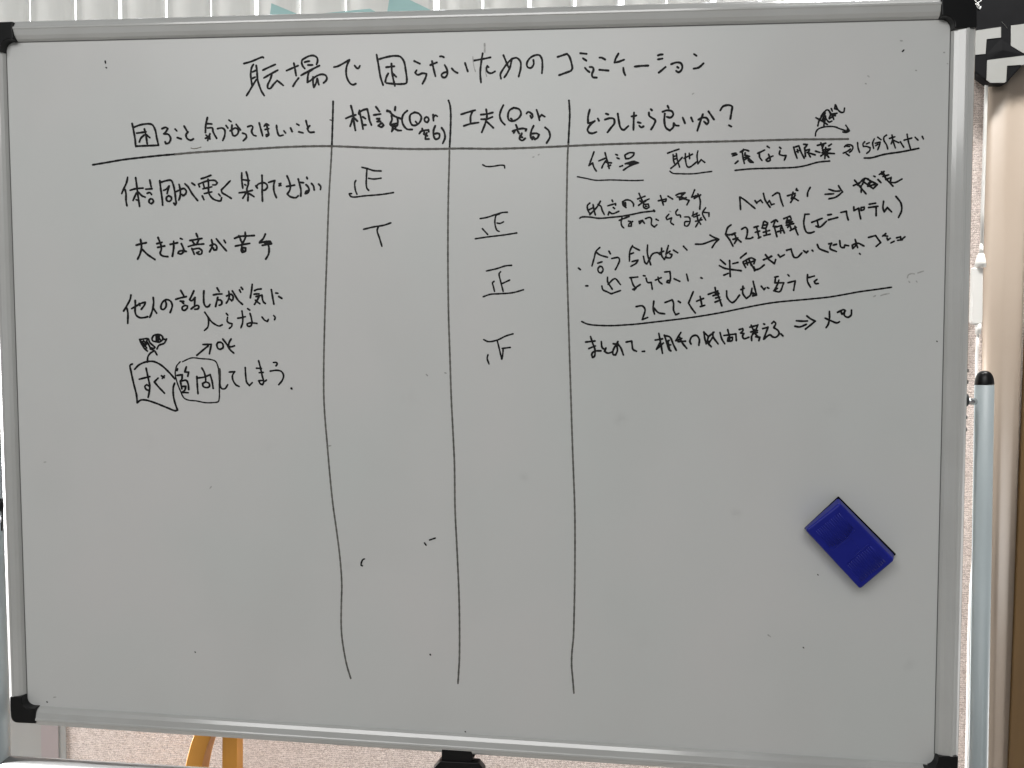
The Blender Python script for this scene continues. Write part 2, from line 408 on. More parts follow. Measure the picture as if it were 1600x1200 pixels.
# pivot bolt and side screws
y = PD
pb = link('pivot_bolt', tube([P(1505, 627, y), P(1530, 627.5, y)], 5.6 * pxm(1515, 628, y), 20), M_chrome, wb, smooth=True)
link('pivot_washer', tube([P(1500, 625, .006), P(1509.5, 625.3, .006)], 11 * pxm(1510, 625, y), 24), mat('dark_steel', (.08, .085, .085), .4, metal=.6), pb)
for sy in (579, 597, 652, 671):
    link('side_screw', tube([P(1500, sy, .006), P(1512.5 - (sy - 579) * .03, sy, .006)], [4.5 * pxm(1510, sy), 3.2 * pxm(1510, sy)], 14), M_shade_screw, wb, smooth=True)
link('pivot_bolt', tube([P(-8, 640, y), P(8, 640, y)], 4.6 * pxm(10, 640, y), 20), M_chrome, wb, smooth=True)
# tilt lever at left : little black knob on a stem
lv = link('tilt_lever', tube([P(3.2, 792, -.002), P(2.6, 829, -.002)], 1.4 * pxm(3, 800), 10), M_cap, wb, smooth=True)
link('lever_knob', tube([P(0.5, 779, -.002), P(1, 783, -.002), P(1.2, 789, -.002), P(2, 795, -.002), P(2.8, 799, -.002)], [x * pxm(3, 790) for x in (1.5, 4.6, 5.2, 4.0, 1.6)], 14), M_cap, lv, smooth=True)
# locking latch under the lower rail
la_ = link('frame_latch', prism([P(x, y, -.008) for x, y in ((690, 1168), (737, 1171.5), (738.5, 1187), (732, 1194), (690, 1193))], -.008, .02), M_cap, wb, bevel=.0008)
link('latch_base', prism([P(x, y, -.010) for x, y in ((687, 1189.5), (748, 1192.5), (757, 1204), (758, 1240), (674, 1236), (676, 1203))], -.010, .002), M_cap, la_, bevel=.0012)
link('latch_tab', prism([P(x, y, -.004) for x, y in ((737, 1175.5), (744.5, 1176.5), (741, 1183), (737, 1187))], -.004, .008), M_cap, la_)

# ------------------------------------------------------------------ black moulded corner box beside the board's upper right corner
HY = .424
hb = empty('corner_box', P(1555, 40, HY))
tag(hb, 'black faceted plastic box with pale grey step shaped patches at the upper right corner', 'box')
def hp(pts, d): return [P(x, y, d) for x, y in pts]
link('shell', prism(hp([(1500, -60), (1660, -60), (1660, 40), (1601, 98.5), (1573, 130), (1547, 130), (1541, 126), (1500, 96)], HY), HY, PY - .004), M_house, hb, bevel=.0025)
fz = HY - .0016
fv = hp([(1541, 85.5), (1563.5, 60.5), (1580, 71.5), (1600, 86), (1541.5, 94)], HY - .0004) + [P(1566, 78, fz)]
link('facet', mesh(fv, [(0, 1, 5), (1, 2, 5), (2, 3, 5), (3, 4, 5), (4, 0, 5)]), M_house, hb)
for poly in ([(1508, 49.5), (1523, 48), (1543, 45), (1564, 42), (1564, 58.5), (1541.5, 61), (1540, 84), (1508, 87)],
             [(1542.5, 94), (1570, 90.5), (1601, 86.6), (1603, 97), (1600, 101), (1573.5, 102.5), (1572, 127), (1570, 129), (1548, 129.2), (1541.5, 124.5)],
             [(1579.5, 40), (1602, 37), (1650, 32), (1650, 80), (1604, 85.5), (1579.5, 71.5)]):
    link('grey_patch', prism(hp(poly, HY - .0007), HY - .0007, HY + .0005), M_patch, hb)

for st in ('580,-20 590,10 632,50', '668,5 600,55 585,42', '580,48 640,72', '598,70 650,118 662,75', '640,30 605,40 655,85', '635,100 668,92'):
    q = [P(1450 + float(a) / 8, float(b) / 8, HY - .0006) for a, b in (t.split(',') for t in st.split())]
    link('white_scribble', tube(q, .75 * pxm(1530, 10, HY), 8), M_scratch, hb)
link('fine_scratch', tube(hp([(1565, 34), (1569, 38), (1574, 44)], HY - .0003), .00018, 6), M_patch, hb)

# ------------------------------------------------------------------ cable with an inline adapter, hanging by the trim
CY = .437
cb_ = empty('power_cable', P(1531, 460, CY))
tag(cb_, 'white cable with a slim inline adapter hanging beside the beige trim', 'cable')
pts = [(1548, -20), (1544.5, 60), (1541, 135), (1539, 200), (1537, 270), (1535, 330), (1534, 385)]
link('cord', tube([P(x, y, CY) for x, y in pts], 2.7 * pxm(1535, 300, CY), 14), M_white, cb_, smooth=True)
link('strain_relief', tube([P(1533.8, 381, CY), P(1533, 398, CY)], [2.6 * pxm(1535, 390, CY), 3.6 * pxm(1535, 390, CY)], 14), M_white, cb_, smooth=True)
s = pxm(1532, 450, CY)
link('adapter_neck', tube([P(1533, 396, CY), P(1532.5, 402, CY), P(1532, 410, CY), P(1531.5, 417.5, CY)], [4 * s, 6.2 * s, 8 * s, 8.6 * s], 20), M_white, cb_, smooth=True)
link('adapter_body', prism([P(x, y, CY - .011) for x, y in ((1522.5, 417.5), (1540, 417.5), (1539, 503), (1536, 507), (1523, 507), (1520, 503))], CY - .005, CY + .004), M_white, cb_, bevel=.003, seg=3)
link('adapter_plug', tube([P(1528.5, 506, CY), P(1528, 522, CY)], [5 * s, 4 * s], 16), M_white, cb_, smooth=True)
link('cord', tube([P(x, y, CY) for x, y in ((1528, 521), (1526.5, 545), (1526, 580), (1527, 640), (1528, 740), (1524, 840), (1517.5, 912), (1515.2, 960), (1513.6, 1010), (1512.6, 1080), (1511.5, 1140), (1510, 1210), (1508, 1300))], 2.3 * s, 12), M_white, cb_, smooth=True)

# ------------------------------------------------------------------ eraser
er = empty('board_eraser', P(1328, 852, -.013))
tag(er, 'blue plastic whiteboard eraser with ribbed grips stuck to the board, tilted', 'eraser')
FA = [(1258.6, 828.4), (1312.3, 786.4), (1397.8, 875.7), (1343.5, 921)]
BA = [(1255.8, 825.0), (1309, 776.5), (1398.6, 867), (1345.5, 914.5)]
ED = -.025
FE = [(1256.3, 825.3), (1309.9, 775.1), (1400.3, 865.9), (1345.6, 914)]
fr_ = [P(x, y, ED) for x, y in FA]; ba_ = [P(x, y, -.0075) for x, y in BA]
link('felt_pad', prism([P(x, y, -.0075) for x, y in FE], -.0075, -.0012, [P(x, y, -.0012) for x, y in FE]), M_felt, er, bevel=.0008)
mid = [a.lerp(b, .10) for a, b in zip(ba_, fr_)]
body = link('body', prism(fr_, ED, -.0079, ba_), M_blue, er, bevel=.0028, seg=4)
def ep(u, v, d=ED):
    p = fr_[0] * (1 - u) * (1 - v) + fr_[1] * u * (1 - v) + fr_[2] * u * v + fr_[3] * (1 - u) * v
    p.y = d; return p
for v0, v1 in ((.085, .40), (.66, .94)):
    bmr = bmesh.new()
    for i in range(13):
        u = .16 + .66 * i / 12
        off = .05 * math.sin(math.pi * i / 12)
        q0, q1 = ep(u, v0, ED + .00005), ep(u, v1 + (off if v0 < .5 else 0) - .05 * (v0 < .5), ED + .00005)
        mm = tube([q0, q0.lerp(q1, .5), q1], .00085, 8); bmr.from_mesh(mm); bpy.data.meshes.remove(mm)
    me = bpy.data.meshes.new('r'); bmr.to_mesh(me); bmr.free()
    link('grip_ribs', me, M_blue, body, smooth=True)
link('grip_edge', tube([ep(.10, .36), ep(.16, .405), ep(.30, .41), ep(.55, .405), ep(.83, .385)], .0005, 8), M_blue, body, smooth=True)
link('grip_edge', tube([ep(.16, .66), ep(.5, .635), ep(.78, .63), ep(.86, .65)], .0005, 8), M_blue, body, smooth=True)
link('moulded_mark', tube([ep(.44, .44), ep(.62, .43), ep(.64, .45), ep(.60, .60), ep(.46, .60)], .00035, 8), M_blue, body, smooth=True)

# ------------------------------------------------------------------ honey coloured bentwood chair behind the board
CH = .30
ch = empty('wooden_chair', (P(335, 1160, CH).x, CH, 0))
tag(ch, 'honey coloured bentwood chair seen below the board, curved leg beside a straight one', 'chair')
def sweep(path, w, d, y0):
    "flat bar bent in the plane y = y0 : w across the path, d deep"
    L, R = [], []
    for i, p in enumerate(path):
        t = (path[min(i + 1, len(path) - 1)] - path[max(i - 1, 0)]).normalized(); nx = Vector((t.z, 0, -t.x))
        L.append(p + nx * w / 2); R.append(p - nx * w / 2)
    n = len(path); v = []
    for i in range(n):
        for q, yy in ((L[i], y0), (R[i], y0), (R[i], y0 + d), (L[i], y0 + d)): v.append((q.x, yy, q.z))
    f = []
    for i in range(n - 1):
        for k in range(4): f.append((4 * i + k, 4 * i + (k + 1) % 4, 4 * i + 4 + (k + 1) % 4, 4 * i + 4 + k))
    f += [(3, 2, 1, 0), (4 * n - 4, 4 * n - 3, 4 * n - 2, 4 * n - 1)]
    return mesh(v, f)
def smooth_path(pts, n=6):
    out = []
    for i in range(len(pts) - 1):
        p0, p1, p2, p3 = pts[max(i - 1, 0)], pts[i], pts[i + 1], pts[min(i + 2, len(pts) - 1)]
        for k in range(n):
            t = k / n
            out.append(.5 * ((2 * p1) + (p2 - p0) * t + (2 * p0 - 5 * p1 + 4 * p2 - p3) * t * t + (3 * p1 - p0 - 3 * p2 + p3) * t ** 3))
    out.append(pts[-1]); return out
sw = pxm(310, 1160, CH)
arcp = [P(x, y, CH) for x, y in ((306, 1560), (293, 1330), (297, 1240), (302.5, 1195), (314, 1155), (334, 1120), (366, 1088), (415, 1068), (520, 1060), (600, 1060))]
link('bent_leg', sweep(smooth_path(arcp), 25 * sw, .034, CH), M_wood, ch, bevel=.002)
link('leg', sweep([P(359, 1095, CH + .002), P(358.5, 1200, CH + .002), P(357, 1560, CH + .002)], 23 * sw, .024, CH + .002), M_wood, ch, bevel=.001)
link('seat', rect(P(395, 1050, CH).x, P(640, 1050, CH).x, arcp[-1].z + .014, arcp[-1].z + .03, CH - .0, CH + .10), M_wood, ch, bevel=.003)

# ------------------------------------------------------------------ handwriting: each stroke is a thin film of ink on the panel
STROKE_N = [0]
def catmull(p, step):
    if len(p) == 2:
        L = (p[1] - p[0]).length; n = max(2, int(L / step)); return [p[0].lerp(p[1], i / n) for i in range(n + 1)]
    out = []
    for i in range(len(p) - 1):
        p0 = p[i - 1] if i else p[i] * 2 - p[i + 1]
        p3 = p[i + 2] if i + 2 < len(p) else p[i + 1] * 2 - p[i]
        p1, p2 = p[i], p[i + 1]
        d01, d12, d23 = [max(math.sqrt((b - a).length), 1e-4) for a, b in ((p0, p1), (p1, p2), (p2, p3))]
        m1 = (p1 - p0) / d01 - (p2 - p0) / (d01 + d12) + (p2 - p1) / d12
        m2 = (p2 - p1) / d12 - (p3 - p1) / (d12 + d23) + (p3 - p2) / d23
        m1 *= d12; m2 *= d12
        n = max(2, int((p2 - p1).length / step))
        for k in range(n):
            t = k / n
            out.append((2 * t**3 - 3 * t * t + 1) * p1 + (t**3 - 2 * t * t + t) * m1 + (-2 * t**3 + 3 * t * t) * p2 + (t**3 - t * t) * m2)
    out.append(p[-1]); return out
def add_stroke(bm, pts, w):
    "pts: photo pixels as 2D Vectors, w: width in photo pixels"
    pieces, cur = [], [pts[0]]
    for i in range(1, len(pts)):
        cur.append(pts[i])
        if i + 1 < len(pts):
            a, b = pts[i] - pts[i - 1], pts[i + 1] - pts[i]
            if a.length > 1e-6 and b.length > 1e-6 and a.angle(b) > math.radians(78):
                pieces.append(cur); cur = [pts[i]]
    pieces.append(cur)
    ph = random.random() * 9
    for pc in pieces:
        q = catmull(pc, max(.8, w * .35))
        z = -(.00010 + .000006 * (STROKE_N[0] % 50)); STROKE_N[0] += 1
        n = len(q); Lf, Rt = [], []
        for i, c in enumerate(q):
            t = q[min(i + 1, n - 1)] - q[max(i - 1, 0)]
            t = t.normalized() if t.length > 1e-6 else Vector((1, 0))
            nv = Vector((-t.y, t.x))
            r = w / 2 * (1 + .09 * math.sin(ph + i * .55) + .05 * math.sin(ph * 3 + i * 1.7))
            e = min(i, n - 1 - i)
            if e == 0: r *= .95
            Lf.append(c + nv * r); Rt.append(c - nv * r)
        def half(c, a, b, fwd):
            out = []; u = a - c
            for k in range(1, 6):
                th = math.pi * k / 6
                out.append(c + u * math.cos(th) + fwd * (u.length * math.sin(th)))
            return out
        if n > 1:
            f1 = (q[-1] - q[-2]); f1 = f1.normalized() if f1.length else Vector((1, 0))
            f0 = (q[0] - q[1]); f0 = f0.normalized() if f0.length else Vector((-1, 0))
        vL = [bm.verts.new(P(c.x, c.y, z)) for c in Lf]; vR = [bm.verts.new(P(c.x, c.y, z)) for c in Rt]
        for i in range(n - 1):
            bm.faces.new((vL[i], vL[i + 1], vR[i + 1], vR[i]))
        e1 = [bm.verts.new(P(c.x, c.y, z)) for c in half(q[-1], Lf[-1], Rt[-1], f1)]
        bm.faces.new([vL[-1]] + e1 + [vR[-1]])
        e0 = [bm.verts.new(P(c.x, c.y, z)) for c in half(q[0], Rt[0], Lf[0], f0)]
        bm.faces.new([vR[0]] + e0 + [vL[0]])
def ink(name, label, blocks, material=None):
    "blocks: (x0, y0, magnification, width, 'x,y x,y; x,y x,y') traced on an enlarged crop of the board"
    bm = bmesh.new()
    for x0, y0, s, w, txt in blocks:
        for st in txt.replace('\n', ' ').split(';'):
            pts = [Vector((x0 + float(a) / s, y0 + float(b) / s)) for a, b in (q.split(',') for q in st.split())]
            if not pts: continue
            if len(pts) == 1: pts.append(pts[0] + Vector((.6, .4)))
            add_stroke(bm, pts, w / s)
    me = bpy.data.meshes.new(name); bm.to_mesh(me); bm.free()
    # all faces towards the viewer (-y)
    for p in me.polygons:
        if p.normal.y > 0: p.flip()
    o = link(name, me, material or M_ink, panel)
    o['label'] = label
    return o

# table lines
ink('column_line', 'first drawn column line, left', [(0, 0, 1, 3.1, '520.5,158.4 520.2,172 519.8,187 519.2,207 518.4,230')])
ink('column_line', 'second drawn column line, middle', [(0, 0, 1, 3.2, '700.8,157 703,164 704.2,175 704,200 702.4,232')])
ink('column_line', 'third drawn column line, right', [(0, 0, 1, 3.2, '889,157 890,170 890.2,182 889,205 888,226')])
ink('column_line', 'dry lower run of the first column line', [(0, 0, 1, 2.7, '518.4,229 517.5,248 514,307 511,390 507.5,494 505.8,577 506,620 507.5,650 511,691 515,738 520,787 526,830 531,870 534,912 533.3,945 533,974 534,993 537,1015 542,1040 548,1060')], M_grey)
ink('column_line', 'dry lower run of the second column line', [(0, 0, 1, 2.8, '702.4,231 701.6,265 700.5,307 699.8,390 700.9,494 703,557 705,620 707.5,670 710,724 711,795 713,838 715,878 717,926 718,974 717.8,1028 716.6,1050 715.5,1068')], M_grey)
ink('column_line', 'dry lower run of the third column line', [(0, 0, 1, 2.8, '888,225 887,240 885.6,307 885,369 886,420 887.5,473 890,557 892,620 893.4,665 895,712 898,795 898.4,850 898,912 897,960 896,995 893.6,1020 893.2,1040 895,1062 896.7,1083')], M_grey)
ink('heading_line', 'black left start of the line under the headings', [(0, 0, 1, 3.2, '145,257.5 165,254.2 192,249.6 222,246 250,243 276,240.8')])
ink('heading_line', 'dry line under the headings', [(0, 0, 1, 3.4, '274,241 300,238.6 345,235.6 390,233 450,229.6 510,228.3 545,229.3 575,230.6 641,232.8 690,232.6 720,232 769,232.5 800,231.8 834,230.6 870,229 900,227.6 945,225.6 995,224 1065,222.4 1120,221.2 1170,220 1210,218.8 1250,217.8 1290,217.6 1325,217.2')], M_grey)

# title
ink('title_writing', 'large handwritten title along the top', [
 (360, 60, 6.1538, 20, '''130,242 200,222 310,180 318,186; 222,250 205,278 195,340 200,400 208,450; 248,260 255,310 262,400 280,460 300,510 325,550;
  212,323 225,317 248,305; 210,385 238,372; 250,395 215,450 180,510 155,550; 312,305 360,282 432,250; 322,380 390,340 455,305;
  400,335 385,390 358,450 360,478 380,482 420,435 450,405 475,425 508,452;
  538,310 590,288 650,262; 610,238 622,300 632,358; 655,382 622,425 602,460; 690,205 685,230 695,265 715,290;
  690,205 750,172 800,165 832,185 838,215 828,250; 715,228 735,222 760,218; 745,256 790,255; 680,355 740,320 855,262;
  755,320 745,360 740,422 770,405 830,360 880,345 915,355 928,385 915,410 895,428; 795,370 795,430 803,470 825,425 835,385 850,445; 700,345 790,300;
  995,275 1030,268 1145,205; 1145,205 1120,260 1112,330 1125,390 1155,435 1180,445 1205,435; 1195,262 1215,285 1230,288 1245,262'''),
 (570, 60, 5.3333, 17.5, '''98,135 115,230 130,320 152,388; 122,172 180,155 250,145 295,152 325,190 340,260 350,350 345,372 300,380 240,378 180,372;
  178,240 245,232; 222,210 225,270 235,330 250,395; 195,292 180,320 170,362; 232,292 262,320; 412,188 458,210;
  432,265 418,285 440,303 480,290 515,295 505,330 480,378; 545,222 600,200; 560,190 570,240 588,315; 625,150 640,148 658,156;
  666,222 685,260 688,295 668,325 645,320 640,300 660,285 685,280; 725,250 745,272 772,287; 835,205 858,275;
  908,185 980,172 1048,158; 982,125 970,200 962,290 968,368; 1020,228 1032,240; 1018,235 1014,262 1030,285 1055,290 1085,275;
  1155,140 1180,200 1197,240; 1225,170 1195,200 1150,260 1130,300 1135,335; 1225,170 1210,240 1180,300 1162,325; 1225,170 1265,162 1295,190 1300,240 1282,318;
  1405,180 1407,215 1385,245 1358,240 1350,210 1375,165 1420,140 1455,140 1475,170 1480,230 1476,290'''),
 (850, 60, 5.714, 20, '''122,165 205,138; 205,138 225,160 245,220 252,270 240,290; 240,290 135,328; 325,132 380,138; 348,178 378,198; 365,262 385,285 405,300;
  408,255 435,258 442,280 428,320 435,345 470,350; 495,172 515,172 545,188; 495,280 575,287; 665,135 640,180 630,215 ; 630,215 660,210 715,190; 708,262 712,295 725,328;
  810,252 870,245 930,243; 1018,152 1035,145 1060,143; 1018,187 1058,180; 1025,305 1050,285 1085,255; 1135,230 1180,215 1220,220 1235,250 1225,285 1200,302 1180,290;
  1190,255 1200,262; 1340,140 1362,155; 1335,270 1380,260 1425,222''')])
ink('wiped_stroke', 'grey half wiped stroke beside the title', [(570, 60, 5.333, 15, '998,45 999,80 999,112'), (570, 60, 5.333, 7, '900,150 905,215 922,278; 1003,240 1008,290 1016,318')], M_ghost)

# column headings
ink('heading_writing', 'handwritten heading of the first column', [(190, 170, 5, 16, '''82,115 95,180 105,240 110,295; 92,145 160,122 235,122 260,160 275,230 288,285; 110,292 200,288 288,285;
  118,190 190,180; 178,158 190,210 200,275; 175,205 150,230 138,260; 190,200 220,225; 315,155 345,145 360,155 345,180 330,195 365,200 382,230 370,265 345,272 340,258;
  418,158 430,172; 435,225 465,235; 488,135 500,155 515,182; 520,180 503,200 510,230 540,245 560,235;
  670,68 658,120 654,185; 668,115 705,118; 672,150 708,150 715,180 742,230; 660,205 690,235; 690,195 672,248; 655,230 690,220;
  750,155 785,150 805,165 805,210 790,248; 815,130 830,150; 838,88 855,100; 862,128 860,170 868,205; 848,172 890,150 912,165 905,198 880,212 868,205; 895,122 928,165;
  945,190 970,200 975,222 950,250; 985,140 1015,132 1025,145 1015,175 1030,205 1050,212; 1075,110 1085,150 1102,212; 1115,135 1130,118 1150,128; 1122,162 1150,155;
  1132,120 1142,170 1148,205 1132,215 1128,203 1150,197; 1210,130 1215,170 1232,210 1262,205; 1268,172 1280,188; 1320,150 1332,178; 1368,118 1385,128; 1385,180 1418,188;
  1440,92 1450,130 1458,150; 1470,132 1452,152 1468,182 1503,182''')])
ink('brown_smear', 'faint brownish dash under the first heading', [(190, 170, 5, 7, '542,306 560,311 585,309 620,299')], M_brown)
ink('heading_writing', 'handwritten heading of the second column', [(510, 140, 7.619, 26, '''232,342 290,318 350,300; 292,192 315,280 330,400 345,485; 312,345 295,400 282,435; 330,335 368,375; 392,262 410,330 425,400 435,468;
  390,275 430,245 485,230; 485,230 500,290 515,370 535,420; 395,250 385,290; 435,325 465,345; 435,420 472,420; 590,205 630,260; 565,302 645,290; 600,347 632,345 618,378; 605,380 645,378;
  645,405 618,430 655,445 680,425 665,400 640,408; 720,258 745,260 800,310 885,345; 820,205 815,245; 722,248 760,262; 775,310 780,360 760,415 800,440 840,430; 845,340 850,380 845,420;
  770,420 840,400; 790,440 778,500; 785,490 805,465 850,485 890,487; 800,410 825,450; 962,252 920,290 900,350 915,420 960,470 1020,475;
  1050,270 1000,300 993,360 1020,420 1060,425 1110,390 1130,330 1100,285 1050,270; 1062,380 1080,402; 1190,325 1168,345 1175,380 1200,390 1220,360 1205,330 1190,325;
  1270,298 1275,370; 1270,335 1295,305 1320,318; 1140,465 1145,490; 1105,525 1130,495 1215,480 1218,500; 1165,510 1160,530; 1195,515 1178,545 1200,550; 1180,560 1178,590 1220,588;
  1295,430 1275,490 1280,560 1300,590 1340,575 1345,530 1320,520 1285,528; 1372,455 1400,500 1412,570 1385,640'''),
  (510, 140, 7.619, 12, '42,360 72,368')])
ink('heading_writing', 'handwritten heading of the third column', [(690, 140, 7.619, 25, '''232,295 310,270 400,245; 365,262 345,320 345,400; 265,432 340,408 440,392; 468,298 540,290 610,272; 470,352 540,350 605,325;
  530,235 540,310 520,400 478,508; 540,385 580,420 615,455; 735,185 705,250 692,310 710,370 752,418; 860,215 810,245 790,300 800,360 840,375 910,345 945,290 925,235 860,215;
  825,345 838,355; 1010,285 1030,265 1070,285 1085,320 1068,340 1055,310; 1130,240 1150,300 1165,365; 1160,335 1190,300 1228,322; 885,420 900,455; 845,495 880,480 960,462 1010,470 1000,490;
  875,485 858,515; 905,490 925,525; 955,520 940,560 962,568; 935,550 930,590 960,605 995,580; 1095,430 1065,500 1062,570 1080,592 1088,560; 1070,525 1130,520 1160,535 1140,575 1110,592 1100,570;
  1232,450 1275,490 1290,560 1250,635''')])
ink('heading_writing', 'handwritten question heading of the fourth column', [(890, 140, 5.714, 20, '''180,178 165,240 165,300 195,295 225,280; 225,280 180,320 160,360 175,385 205,390 240,378; 252,258 262,278; 325,215 345,222;
  315,268 360,255 395,262 400,300 370,340 338,382; 430,215 440,280 455,340 480,360 525,325; 552,240 595,232; 575,205 572,280 570,360; 610,292 635,298; 622,322 640,338 660,328; 725,175 735,185;
  708,205 712,235 740,255 765,275 755,310 728,355; 875,145 885,165; 830,198 870,185 915,195 925,225 900,250 868,243; 850,215 846,280 860,340 895,365 925,335 930,300; 930,300 945,318 975,322;
  1010,250 1030,300; 1085,250 1100,285; 1140,368 1165,290 1190,220; 1150,268 1190,250 1225,255 1240,290 1225,310 1200,285; 1240,195 1288,265;
  1345,185 1370,150 1420,138 1450,150 1445,200 1435,260; 1422,318 1445,330''')])

# first column
ink('handwriting', 'first line of writing in the left column', [(180, 260, 9.412, 30, '''182,160 165,240 120,340 95,400; 145,340 158,400 158,500 172,578; 220,350 300,328 408,318; 300,165 315,270 330,400 345,500 358,590;
  310,390 285,450 262,500; 345,380 390,430 440,452; 308,490 335,500; 508,200 528,300; 448,335 540,328; 470,395 510,385 535,415; 520,475 500,495 500,530 530,550 560,520 550,485 520,475;
  655,210 670,340 690,480 697,568; 665,235 750,210 820,205 850,260 880,400 890,500 897,535 880,565 862,540; 712,352 760,328 792,288; 790,290 762,400; 785,430 755,455 755,495 785,515 820,495 825,455 785,430;
  900,368 960,340 1010,325 1045,365 1030,410 995,430 980,410; 938,265 955,340 955,430 935,495; 1025,255 1070,300 1130,400 1210,500; 1128,245 1170,275; 1265,180 1330,160 1405,130;
  1225,262 1240,300; 1225,262 1300,230 1400,205 1470,210 1500,240 1480,270 1435,272; 1290,235 1310,310; 1365,190 1372,260 1372,340; 1290,330 1420,300; 1310,400 1420,375;
  1370,330 1380,400 1430,470 1490,500 1550,505 1565,460; 1280,435 1305,490; 1520,405 1545,435'''),
 (340, 260, 9.412, 30, '''185,212 120,280 55,345; 55,345 65,385 130,425 200,470; 355,95 355,200 370,320; 420,80 445,170 450,260 430,335 448,420 445,505; 365,195 465,208; 400,268 415,275; 315,388 420,375 510,352;
  415,395 370,468; 450,395 490,415 535,445; 562,285 585,320; 565,295 600,260 680,240 725,270 730,310 690,350 660,350; 652,130 655,250 655,400 660,512; 750,235 790,222 840,208;
  840,208 825,280 830,370 865,460; 905,255 930,280; 928,250 905,285; 1020,140 1050,210 1070,290 1060,350 1025,405; 1025,405 1060,440 1150,460 1185,432; 1015,295 1130,275;
  1185,185 1205,260 1225,350 1222,435; 1210,235 1262,240; 1310,158 1318,180; 1300,270 1330,300 1345,350 1320,390 1290,400 1300,370 1325,355; 1380,250 1410,290 1420,345; 1485,260 1515,295 1512,340''')])
ink('handwriting', 'second line of writing in the left column', [(200, 350, 6.667, 22, '''85,220 140,205 190,195; 130,160 140,240 125,310 100,365; 150,265 200,315 280,370; 300,205 355,190; 310,243 382,228;
  312,140 345,230 345,270 335,305 355,330 415,340; 440,212 515,195; 475,180 475,250 462,335; 545,150 565,158; 555,205 575,250 580,285 550,312 522,305 530,285 570,278 605,285;
  710,100 725,135; 645,172 770,150; 670,180 690,205; 740,160 720,200; 628,235 700,215 788,208; 665,255 690,315; 680,262 740,255 770,280 765,310 740,315 715,300 740,288;
  870,165 880,220 850,290; 855,225 900,210 925,235 920,270 895,270 890,250; 920,155 960,205 1025,280; 1000,168 1015,195; 1110,150 1160,130 1230,125 1315,120; 1155,122 1175,165;
  1220,85 1222,140 1200,190; 1170,165 1188,195; 1120,230 1190,215 1268,202; 1190,200 1185,240 1200,280; 1190,245 1225,250 1220,285 1190,295 1180,275 1185,245; 1430,105 1410,150 1370,190;
  1370,195 1420,185 1480,180; 1400,222 1495,205; 1420,195 1460,205 1490,190; 1440,180 1465,230 1465,310 1435,365''')])
ink('handwriting', 'third line of writing in the left column', [(180, 440, 10.667, 34, '''262,225 250,290 200,390 140,490; 195,445 210,520 208,695; 275,450 360,400 450,355 500,345; 500,345 490,385 435,460;
  332,315 335,400 330,490 350,560 410,600 480,600 540,585; 400,365 412,400; 632,265 640,340 625,450 600,540 575,595; 635,445 690,525;
  838,325 850,370 840,430 800,465 765,450 765,395 800,330 860,300 920,325 950,390 940,450 915,515; 1090,145 1145,240; 1010,295 1090,270 1185,250; 1085,325 1140,330; 1115,345 1140,365;
  1160,395 1115,430 1120,465 1150,480 1200,440 1205,405 1160,395; 1310,155 1275,230 1240,300; 1240,300 1270,320 1330,265; 1325,265 1325,340 1320,400; 1265,455 1310,420 1370,395 1395,420 1375,455 1325,460'''),
 (310, 440, 10.667, 34, '''90,155 86,260 95,370 130,420 170,412 192,380; 310,105 345,165; 250,222 320,208 390,205; 322,260 305,330 285,415; 310,310 360,305 390,335 380,380 345,395;
  468,240 540,210 575,240 575,290 555,320 525,290; 505,160 515,240 495,310 465,360; 565,155 600,210 660,310 735,380; 685,140 705,178; 712,95 738,130; 897,45 885,150 865,270;
  935,150 980,130 1045,122; 930,210 980,205 1010,205; 960,250 1060,225 1065,280 1085,340 1115,365; 1010,250 985,300 935,380; 950,310 985,340 1025,370; 1215,135 1235,250 1258,375;
  1290,190 1325,195; 1340,248 1390,280'''), (310, 440, 10.667, 31, '''105,510 160,590 220,670 290,720 350,740 395,720; 160,600 170,660 155,760 100,815; 465,530 490,560; 485,595 480,660 510,690 560,700 555,740 515,780;
  655,610 720,600 780,585; 725,490 738,590 735,690 708,770; 820,450 855,475; 860,530 880,600 895,680; 895,690 870,740 820,740 810,705 850,690 920,690 975,697; 1060,590 1100,640 1150,665 1165,630; 1255,565 1280,600 1268,635''')])
ink('handwriting', 'last line of writing in the left column with a boxed word, ending in a dot', [(190, 510, 8.421, 26, '''140,495 112,510 125,600 160,760 195,900 205,1005; 205,1005 250,970 320,970 450,1010 600,1070 710,1110 735,1098;
  735,1100 700,1000 680,900 680,800 698,745; 170,565 230,505 330,465 420,462 520,510 620,600 700,690; 232,695 370,660; 322,550 345,660 370,790 360,880 348,935; 365,790 330,765 305,790 325,830 355,840;
  480,680 430,730; 430,730 480,790 565,880; 525,650 560,675; 562,650 535,685; 735,558 728,580; 728,645 798,635 790,700 772,718; 852,530 830,600; 830,600 882,602 870,655; 775,722 850,710 875,760 882,830;
  772,720 792,820; 800,790 845,788 830,840 790,868 875,873; 990,660 995,760 1005,885; 990,680 1080,668 1165,635; 1165,635 1190,720 1205,815; 1055,548 1085,600 1105,680 1105,730;
  1110,730 1065,750 1075,790 1120,805 1155,790 1150,750 1110,730'''), (190, 510, 8.421, 19, '''770,465 725,520 705,620 725,720 770,840 820,940 880,970 980,980 1100,1003 1200,1003 1270,990 1285,940 1285,800 1283,650 1265,520 1235,460 1170,435 1050,425 920,415 800,465'''),
 (330, 550, 10.667, 31, '''147,430 150,570 180,612 230,610 275,545; 300,335 392,328; 392,328 355,390 360,460 410,545 465,575; 567,260 575,400 590,500 635,560 685,510; 755,270 835,275; 800,345 865,340;
  790,145 820,260 850,400 875,500 855,545 820,530 790,480 850,475 900,485 920,468; 1035,175 1085,175 1100,200 1080,230; 985,318 1100,305 1170,325 1205,390 1185,470 1125,545'''), (330, 550, 10.667, 36, '1335,605 1343,615')])
